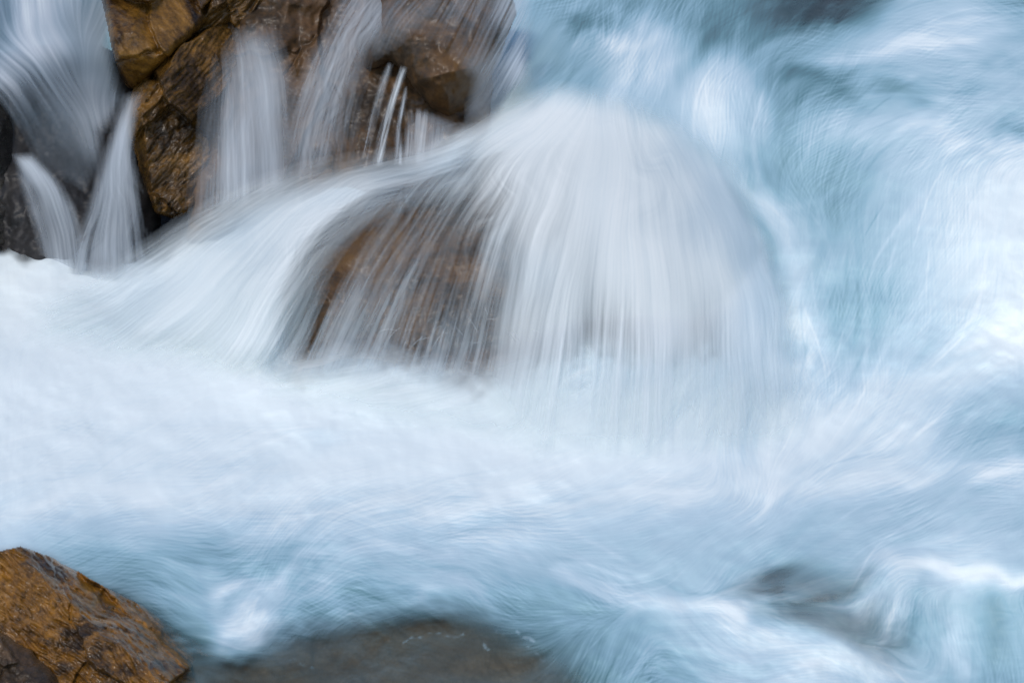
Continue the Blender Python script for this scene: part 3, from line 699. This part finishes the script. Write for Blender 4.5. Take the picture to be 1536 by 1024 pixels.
# main fall over the middle boulder
MAIN = [(640, 215), (720, 165), (830, 120), (940, 135), (1030, 175), (1110, 240), (1155, 345), (1200, 450), (1225, 580), (1150, 690), (800, 690), (720, 590), (385, 575), (375, 500), (415, 400), (470, 330), (560, 275)]
A_MAIN = [(640, 230, .85), (720, 200, .95), (820, 170, .97), (900, 180, .98), (1000, 225, .98), (1060, 290, .98), (1100, 360, .97), (1130, 420, .96), (600, 272, .45), (540, 305, .3), (480, 345, .3), (440, 390, .36), (420, 450, .45), (400, 520, .8), (520, 385, .07), (505, 415, .08), (560, 345, .12), (530, 350, .12), (640, 300, .25), (620, 340, .24), (700, 270, .6), (700, 330, .14), (690, 370, .06), (680, 430, .08), (650, 470, .14), (700, 470, .12), (620, 400, .24), (560, 400, .18), (590, 460, .38), (540, 440, .32), (480, 470, .38), (460, 520, .5), (520, 520, .42), (575, 515, .34), (640, 500, .3), (690, 480, .3), (700, 530, .4), (640, 545, .5), (740, 300, .6), (770, 350, .75), (750, 420, .55), (780, 480, .75), (740, 520, .6), (800, 300, .95), (820, 400, .95), (830, 500, .93), (850, 560, .48), (900, 300, 1), (950, 400, 1), (1000, 500, 1), (1080, 400, 1), (1120, 490, .97), (1150, 560, .8), (950, 600, .35), (1050, 600, .35), (950, 560, .6), (1060, 560, .58), (1150, 450, .9), (900, 640, .12), (1050, 650, .12), (1130, 650, .12), (850, 610, .2), (1190, 480, .4), (780, 240, .96)]
FL_MAIN = [(660, 220, -1, .45), (760, 180, -.9, .5), (840, 160, -.7, .7), (930, 180, .1, 1), (1000, 210, .5, .8), (1070, 290, .45, .9), (1130, 400, .25, 1), (1160, 520, .05, 1), (560, 290, -.75, .8), (480, 340, -.6, .9), (430, 420, -.4, .9), (400, 520, -.4, .9),
           (700, 280, -.6, .85), (620, 340, -.55, .85), (560, 440, -.42, .9), (480, 500, -.4, .9), (700, 400, -.32, .95), (650, 500, -.3, .95), (800, 300, -.35, .95), (800, 420, -.22, 1), (780, 520, -.2, 1), (900, 300, -.15, 1), (900, 500, -.06, 1), (1000, 350, .12, 1), (1000, 520, .02, 1), (1080, 500, .08, 1)]
F_MAIN = [(640, 230, .9), (850, 180, .95), (950, 190, .9), (1030, 240, .78), (1080, 300, .74), (1120, 380, .72), (1150, 450, .74), (1150, 520, .82), (1000, 280, .86), (560, 300, .72), (500, 450, .72), (650, 480, .76), (800, 300, .95), (900, 300, .93), (960, 400, .92), (1000, 500, .93), (1070, 420, .93), (820, 500, .9), (750, 420, .84), (1000, 640, .96), (800, 640, .96)]
def tm_main(u, v, U, V): return np.minimum(t_bould(u, v, U, V) - .11, T_river(u, v) - .12)
veil('waterfall', MAIN, 26, A_MAIN, FL_MAIN, tm_main, 'broad white waterfall fanning out over the large boulder in the middle', F_MAIN, 190, 201, (.06, .12, .24), 8, None, .012, .02, gain=.8, fade=1.8, mat=M_fall)
# side stream
SIDE = [(740, 180), (720, 300), (620, 330), (555, 365), (510, 415), (480, 475), (460, 580), (250, 560), (20, 520), (40, 440), (150, 395), (230, 345), (320, 285), (430, 245), (520, 228), (610, 215), (680, 180)]
A_SIDE = [(680, 215, .85), (600, 240, .9), (540, 262, .95), (480, 296, .97), (430, 345, .96), (395, 420, .95), (375, 500, .9), (560, 282, .92), (494, 322, .92), (450, 366, .92), (422, 430, .92), (404, 520, .92), (512, 335, .22), (470, 378, .18), (444, 436, .2), (428, 515, .3), (570, 298, .28), (640, 280, .3), (540, 360, .05), (500, 400, .06), (474, 455, .1), (456, 520, .15), (620, 315, .05), (690, 215, .93), (650, 235, .95), (500, 240, .85), (420, 262, .8), (330, 310, .8), (250, 360, .8), (180, 400, .8), (100, 450, .6), (300, 420, 1), (250, 480, .9), (400, 320, 1), (60, 500, .2), (250, 545, .3)]
FL_SIDE = [(680, 215, -1, .35), (600, 240, -1, .25), (500, 255, -1, .3), (420, 280, -.9, .5), (330, 320, -.85, .55), (200, 400, -.85, .6), (100, 460, -.9, .4), (500, 300, -.8, .65), (430, 370, -.6, .85), (390, 460, -.5, .9), (320, 430, -.7, .75), (250, 490, -.8, .6)]
T_SIDE = [(720, 190, 12.98), (640, 235, 13.02), (560, 260, 12.95), (500, 310, 12.8), (440, 370, 12.65), (400, 440, 12.5), (380, 530, 12.35), (430, 245, 13.3), (320, 290, 13.6), (230, 345, 13.75), (150, 395, 13.8), (300, 420, 13.05), (200, 480, 13.1), (40, 480, 13.3), (250, 560, 12.55)]
F_SIDE = [(600, 235, .84), (500, 255, .9), (400, 300, .95), (300, 400, .96), (420, 420, .92), (650, 215, .82), (330, 300, .84), (200, 380, .82)]
veil('waterfall', SIDE, 50, A_SIDE, FL_SIDE, lambda u, v, U, V: np.minimum(np.minimum(tps(T_SIDE, u, v), T_river(u, v) - .07), t_bould(u, v, U, V) - .15), 'smooth white stream sweeping down left beside the large boulder into the pool', F_SIDE, 200, 211, (.06, .10, .12), 6, None, .008, .02, fade=1.4, mat=M_fall)
# left falls
veil('waterfall', [(-60, 60), (-40, -40), (200, -40), (170, 60), (185, 120), (195, 150), (160, 200), (160, 260), (130, 300), (60, 260), (10, 190)], 24,
     [(50, 20, .95), (100, 40, .97), (150, 60, 1), (165, 85, .95), (90, 66, 1), (120, 72, 1), (50, 74, 1), (20, 74, 1), (-20, 85, .9), (0, 95, .7), (30, 98, .65), (60, 100, .6), (100, 100, .5), (150, 105, .6), (85, 120, .4), (60, 125, .3), (60, 150, .24), (20, 160, .22), (0, 150, .24), (105, 150, .38), (130, 175, .48), (100, 200, .26), (60, 210, .16), (140, 210, .40), (120, 260, .14), (150, 145, .5), (20, 220, .05), (90, 240, .1)],
     [(50, 20, .1, 1), (100, 60, .5, .8), (150, 50, -.5, .9), (150, 120, -.3, 1), (20, 90, .8, .6), (60, 130, .55, .85), (110, 140, .6, .8), (100, 220, .5, .9), (140, 220, .2, 1)],
     [(-60, 100, 14.1), (60, 140, 13.95), (180, 130, 14.1), (100, 220, 13.88), (60, 290, 13.85), (0, -40, 15.2), (150, -40, 15.2), (80, 40, 14.4)],
     'grey translucent cascade sliding over dark rock at the upper left', [(50, 20, .9), (70, 65, .88), (30, 85, .7), (100, 40, .44), (150, 30, .32), (150, 90, .38), (0, 20, .12), (-10, 70, .25), (110, 90, .38), (60, 105, .42), (20, 105, .66), (85, 75, .72), (130, 70, .46), (60, 180, .42), (140, 180, .7), (130, 130, .66)], 90, 221, (.04, .06, .16), 8, famp=2.6)  # sunlight on the top streak is put into the foam whiteness
veil('waterfall', [(18, 232), (50, 228), (85, 262), (115, 310), (148, 430), (70, 432), (50, 350), (30, 290)], 16,
     [(28, 242, .75), (50, 255, .68), (80, 290, .55), (100, 340, .5), (115, 385, .5), (45, 300, .35), (60, 350, .25), (80, 390, .4)],
     [(30, 240, .7, .6), (60, 270, .55, .8), (90, 320, .35, .95), (110, 380, .15, 1), (45, 310, .3, 1), (70, 380, .2, 1)],
     [(20, 240, 13.9), (60, 270, 13.85), (100, 330, 13.8), (140, 400, 13.75), (40, 330, 13.82), (60, 400, 13.78)],
     'small curved fall at the left edge beside the dark mossy boulder', .72, 90, 231, (.035, .055, .14), 4)
veil('waterfall', [(184, 140), (216, 138), (208, 180), (205, 220), (222, 300), (240, 425), (90, 432), (120, 330), (145, 250), (165, 190)], 20,
     [(195, 148, .85), (185, 190, .9), (172, 230, .85), (162, 280, .68), (190, 260, .5), (165, 350, .5), (205, 330, .3), (130, 340, .38), (215, 390, .35), (120, 390, .45), (170, 390, .55)],
     [(195, 150, -.25, 1), (180, 200, -.2, 1), (160, 280, -.15, 1), (200, 280, .15, 1), (215, 350, .2, 1), (125, 340, -.35, .9), (170, 380, 0, 1)],
     [(200, 140, 14.0), (180, 220, 13.85), (150, 300, 13.75), (210, 300, 13.78), (100, 400, 13.7), (230, 400, 13.7)],
     'narrow pale chute spreading out at the foot of the rough brown boulder', [(190, 160, .78), (170, 260, .74), (170, 380, .7)], 110, 241, (.035, .055, .14), 4)
veil('waterfall', [(310, 80), (350, 40), (420, 30), (450, 110), (450, 200), (450, 300), (270, 350), (280, 250), (292, 160)], 38,
     [(330, 90, .25), (370, 70, .35), (405, 85, .6), (420, 150, .6), (435, 220, .4), (385, 150, .75), (350, 170, .68), (320, 170, .35), (305, 230, .32), (350, 240, .72), (400, 240, .62), (320, 290, .5), (380, 280, .65), (295, 310, .35), (345, 110, .45)],
     [(340, 80, .1, 1), (400, 80, .25, 1), (330, 180, -.05, 1), (390, 180, .05, 1), (430, 200, .08, 1), (320, 290, -.06, 1), (400, 290, 0, 1)],
     [(330, 60, 13.95), (430, 60, 13.95), (320, 180, 13.8), (430, 180, 13.85), (300, 340, 13.65), (440, 300, 13.7)],
     'pinkish white veil of water hanging over brown rock right of the brown boulders', .74, 130, 251, (.035, .055, .16), 6)
veil('waterfall', [(470, 60), (520, -40), (640, -40), (590, 30), (565, 90), (552, 140), (535, 250), (430, 290), (418, 200), (436, 130)], 34,
     [(585, 0, .75), (555, 20, .7), (530, 60, .55), (507, 100, .66), (480, 150, .55), (462, 200, .45), (520, 140, .25), (500, 210, .3), (450, 250, .42), (440, 170, .15), (545, 100, .15), (480, 40, .08), (600, 30, .3), (530, 230, .25)],
     [(570, 0, -.65, .8), (530, 60, -.45, .9), (490, 140, -.38, .95), (460, 230, -.2, 1), (520, 200, -.15, 1), (540, 120, -.2, 1)],
     [(560, -40, 14.3), (480, 40, 14.0), (590, 40, 13.9), (440, 150, 13.85), (540, 140, 13.85), (430, 290, 13.68), (520, 260, 13.7)],
     'slanting grey veil of water between the pinkish veil and the thin bright threads', .72, 130, 261, (.05, .07, .18), 6)
veil('waterfall', [(580, 94), (592, 96), (575, 150), (562, 200), (552, 250), (530, 250), (548, 190), (565, 130)], 10,
     [(585, 100, .7), (575, 130, .52), (560, 170, .42), (545, 220, .32)], [(585, 100, -.3, 1), (550, 200, -.25, 1)],
     [(585, 94, 13.68), (560, 180, 13.62), (540, 250, 13.5), (600, 200, 13.62)],
     'leftmost bright thread of water spilling under the jutting boulder', .84, 90, 271, (.16, .22, .14), 2)
veil('waterfall', [(600, 98), (612, 102), (600, 140), (586, 190), (576, 250), (556, 250), (568, 190), (585, 140)], 9,
     [(606, 104, .55), (596, 135, .62), (580, 180, .5), (566, 225, .35)], [(605, 104, -.3, 1), (575, 200, -.25, 1)],
     [(605, 98, 13.66), (580, 180, 13.6), (565, 250, 13.48), (620, 200, 13.6)],
     'middle bright thread of water spilling under the jutting boulder', .84, 90, 281, (.16, .22, .14), 2)
veil('waterfall', [(606, 130), (614, 128), (612, 160), (602, 190), (606, 250), (588, 250), (592, 190)], 8,
     [(610, 135, .8), (605, 160, .75), (598, 200, .55), (598, 240, .45)], [(610, 135, -.2, 1), (598, 210, -.08, 1)],
     [(610, 128, 13.66), (600, 190, 13.6), (598, 250, 13.46), (630, 200, 13.62)],
     'short rightmost bright thread of water spilling under the jutting boulder', .82, 80, 291, (.16, .22, .14), 2)
veil('waterfall', [(612, 160), (640, 165), (690, 185), (670, 215), (640, 250), (600, 250), (605, 200)], 10,
     [(625, 180, .3), (650, 190, .3), (670, 195, .25), (625, 220, .35), (650, 215, .45)], [(625, 180, -.05, 1), (660, 200, -.1, 1)],
     [(610, 160, 13.72), (690, 180, 13.7), (610, 250, 13.5), (680, 230, 13.5)],
     'faint trickling veil between the bright threads and the white stream', .78, 60, 301, (.08, .12, .14), 4)
# water sliding over the jutting boulder
veil('waterfall', [(540, 40), (600, -40), (800, -40), (800, 120), (740, 180), (690, 190), (700, 120), (620, 60), (560, 110)], 24,
     [(570, 60, .12), (600, 20, .16), (660, 0, .14), (720, 0, .2), (700, 60, .06), (735, 60, .22), (770, 40, .55), (775, 100, .65), (745, 120, .35), (720, 160, .3), (650, 50, .04), (640, 90, .02), (560, 90, .1), (690, 130, .06)],
     [(570, 60, -.4, .9), (620, 10, -.6, .7), (700, 40, -.4, .9), (760, 80, -.5, .9), (720, 150, -.5, .9)],
     [(540, 40, 13.6), (600, -40, 13.85), (800, -40, 13.95), (700, 80, 13.4), (790, 120, 13.5), (690, 190, 13.35), (560, 110, 13.6)],
     'thin film of water running over the jutting brown boulder', .68, 70, 311, (.08, .09, .14), 8)

# mist standing at the foot of the falls
def T_front(u, v, U, V): return blur(np.minimum(T_river(u, v) - .1, t_bould(u, v, U, V) - .2).astype(F32), 8, 2)
veil('mist', [(400, 520), (520, 505), (640, 535), (800, 530), (950, 540), (1100, 545), (1230, 560), (1240, 660), (1000, 690), (800, 680), (600, 640), (380, 600)], 40,
     [(450, 540, .45), (560, 545, .45), (680, 565, .4), (800, 570, .4), (950, 590, .5), (1100, 600, .4), (1200, 600, .3), (700, 640, .3), (1000, 660, .2), (480, 600, .3)],
     [(450, 550, -1, .3), (600, 560, -1, .2), (800, 600, -.8, .5), (1000, 620, -.5, .8), (1150, 620, -.2, 1)], T_front, 'soft white mist along the foot of the large middle boulder', .96, 40, 331, (.02, .05, .14), 20, None, .003, .3, fade=1.2, cat='mist', name_kind='stuff', mat=M_fall)

# threads of spray thrown up at the foot of the fall
def tube_path(pts, r):
    V = []; Q = []; n = 5
    for i, p in enumerate(pts):
        rr = r * math.sin(math.pi * (i + .6) / (len(pts) + .2))
        d = np.array(pts[min(i + 1, len(pts) - 1)]) - np.array(pts[max(i - 1, 0)]); d = d / (np.linalg.norm(d) + 1e-9)
        a = np.cross(d, [0.3, 1, .1]); a /= np.linalg.norm(a); b = np.cross(d, a)
        for k in range(n):
            an = 2 * math.pi * k / n; V.append(np.array(p) + rr * (math.cos(an) * a + math.sin(an) * b))
        if i:
            for k in range(n): Q.append(((i - 1) * n + k, (i - 1) * n + (k + 1) % n, i * n + (k + 1) % n, i * n + k))
    return V, Q
SV, SQ = [], []
rr = random.Random(5)
for k in range(40):
    cx = rr.gauss(690, 55); a = rr.uniform(18, 75); hgt = rr.uniform(10, 70) ; base = rr.uniform(520, 562); sk = rr.uniform(-.3, .6)
    s0, s1 = sorted((rr.uniform(0, 1), rr.uniform(0, 1)))
    s1 = s0 + rr.uniform(.10, .30)
    pts = []
    tt = rr.uniform(12.2, 12.35)
    for i in range(14):
        s = s0 + (s1 - s0) * i / 13
        uu = cx + a * (2 * s - 1) * 1.0; vv = base - hgt * (1 - (2 * s - 1) ** 2) + sk * a * (2 * s - 1) * .3
        pts.append([float(q) for q in pos(uu, vv, tt - .05 * s)])
    v_, q_ = tube_path(pts, rr.uniform(.0006, .0022))
    off = len(SV); SV += v_; SQ += [tuple(x + off for x in q) for q in q_]
co = np.array(SV)
o = new_mesh('spray', co, np.array(SQ), M_veil, {'foam': np.full(len(co), .92), 'cover': np.full(len(co), .22)})
tag(o, 'thin arcs of spray thrown up at the foot of the large middle boulder', 'spray', kind='stuff')
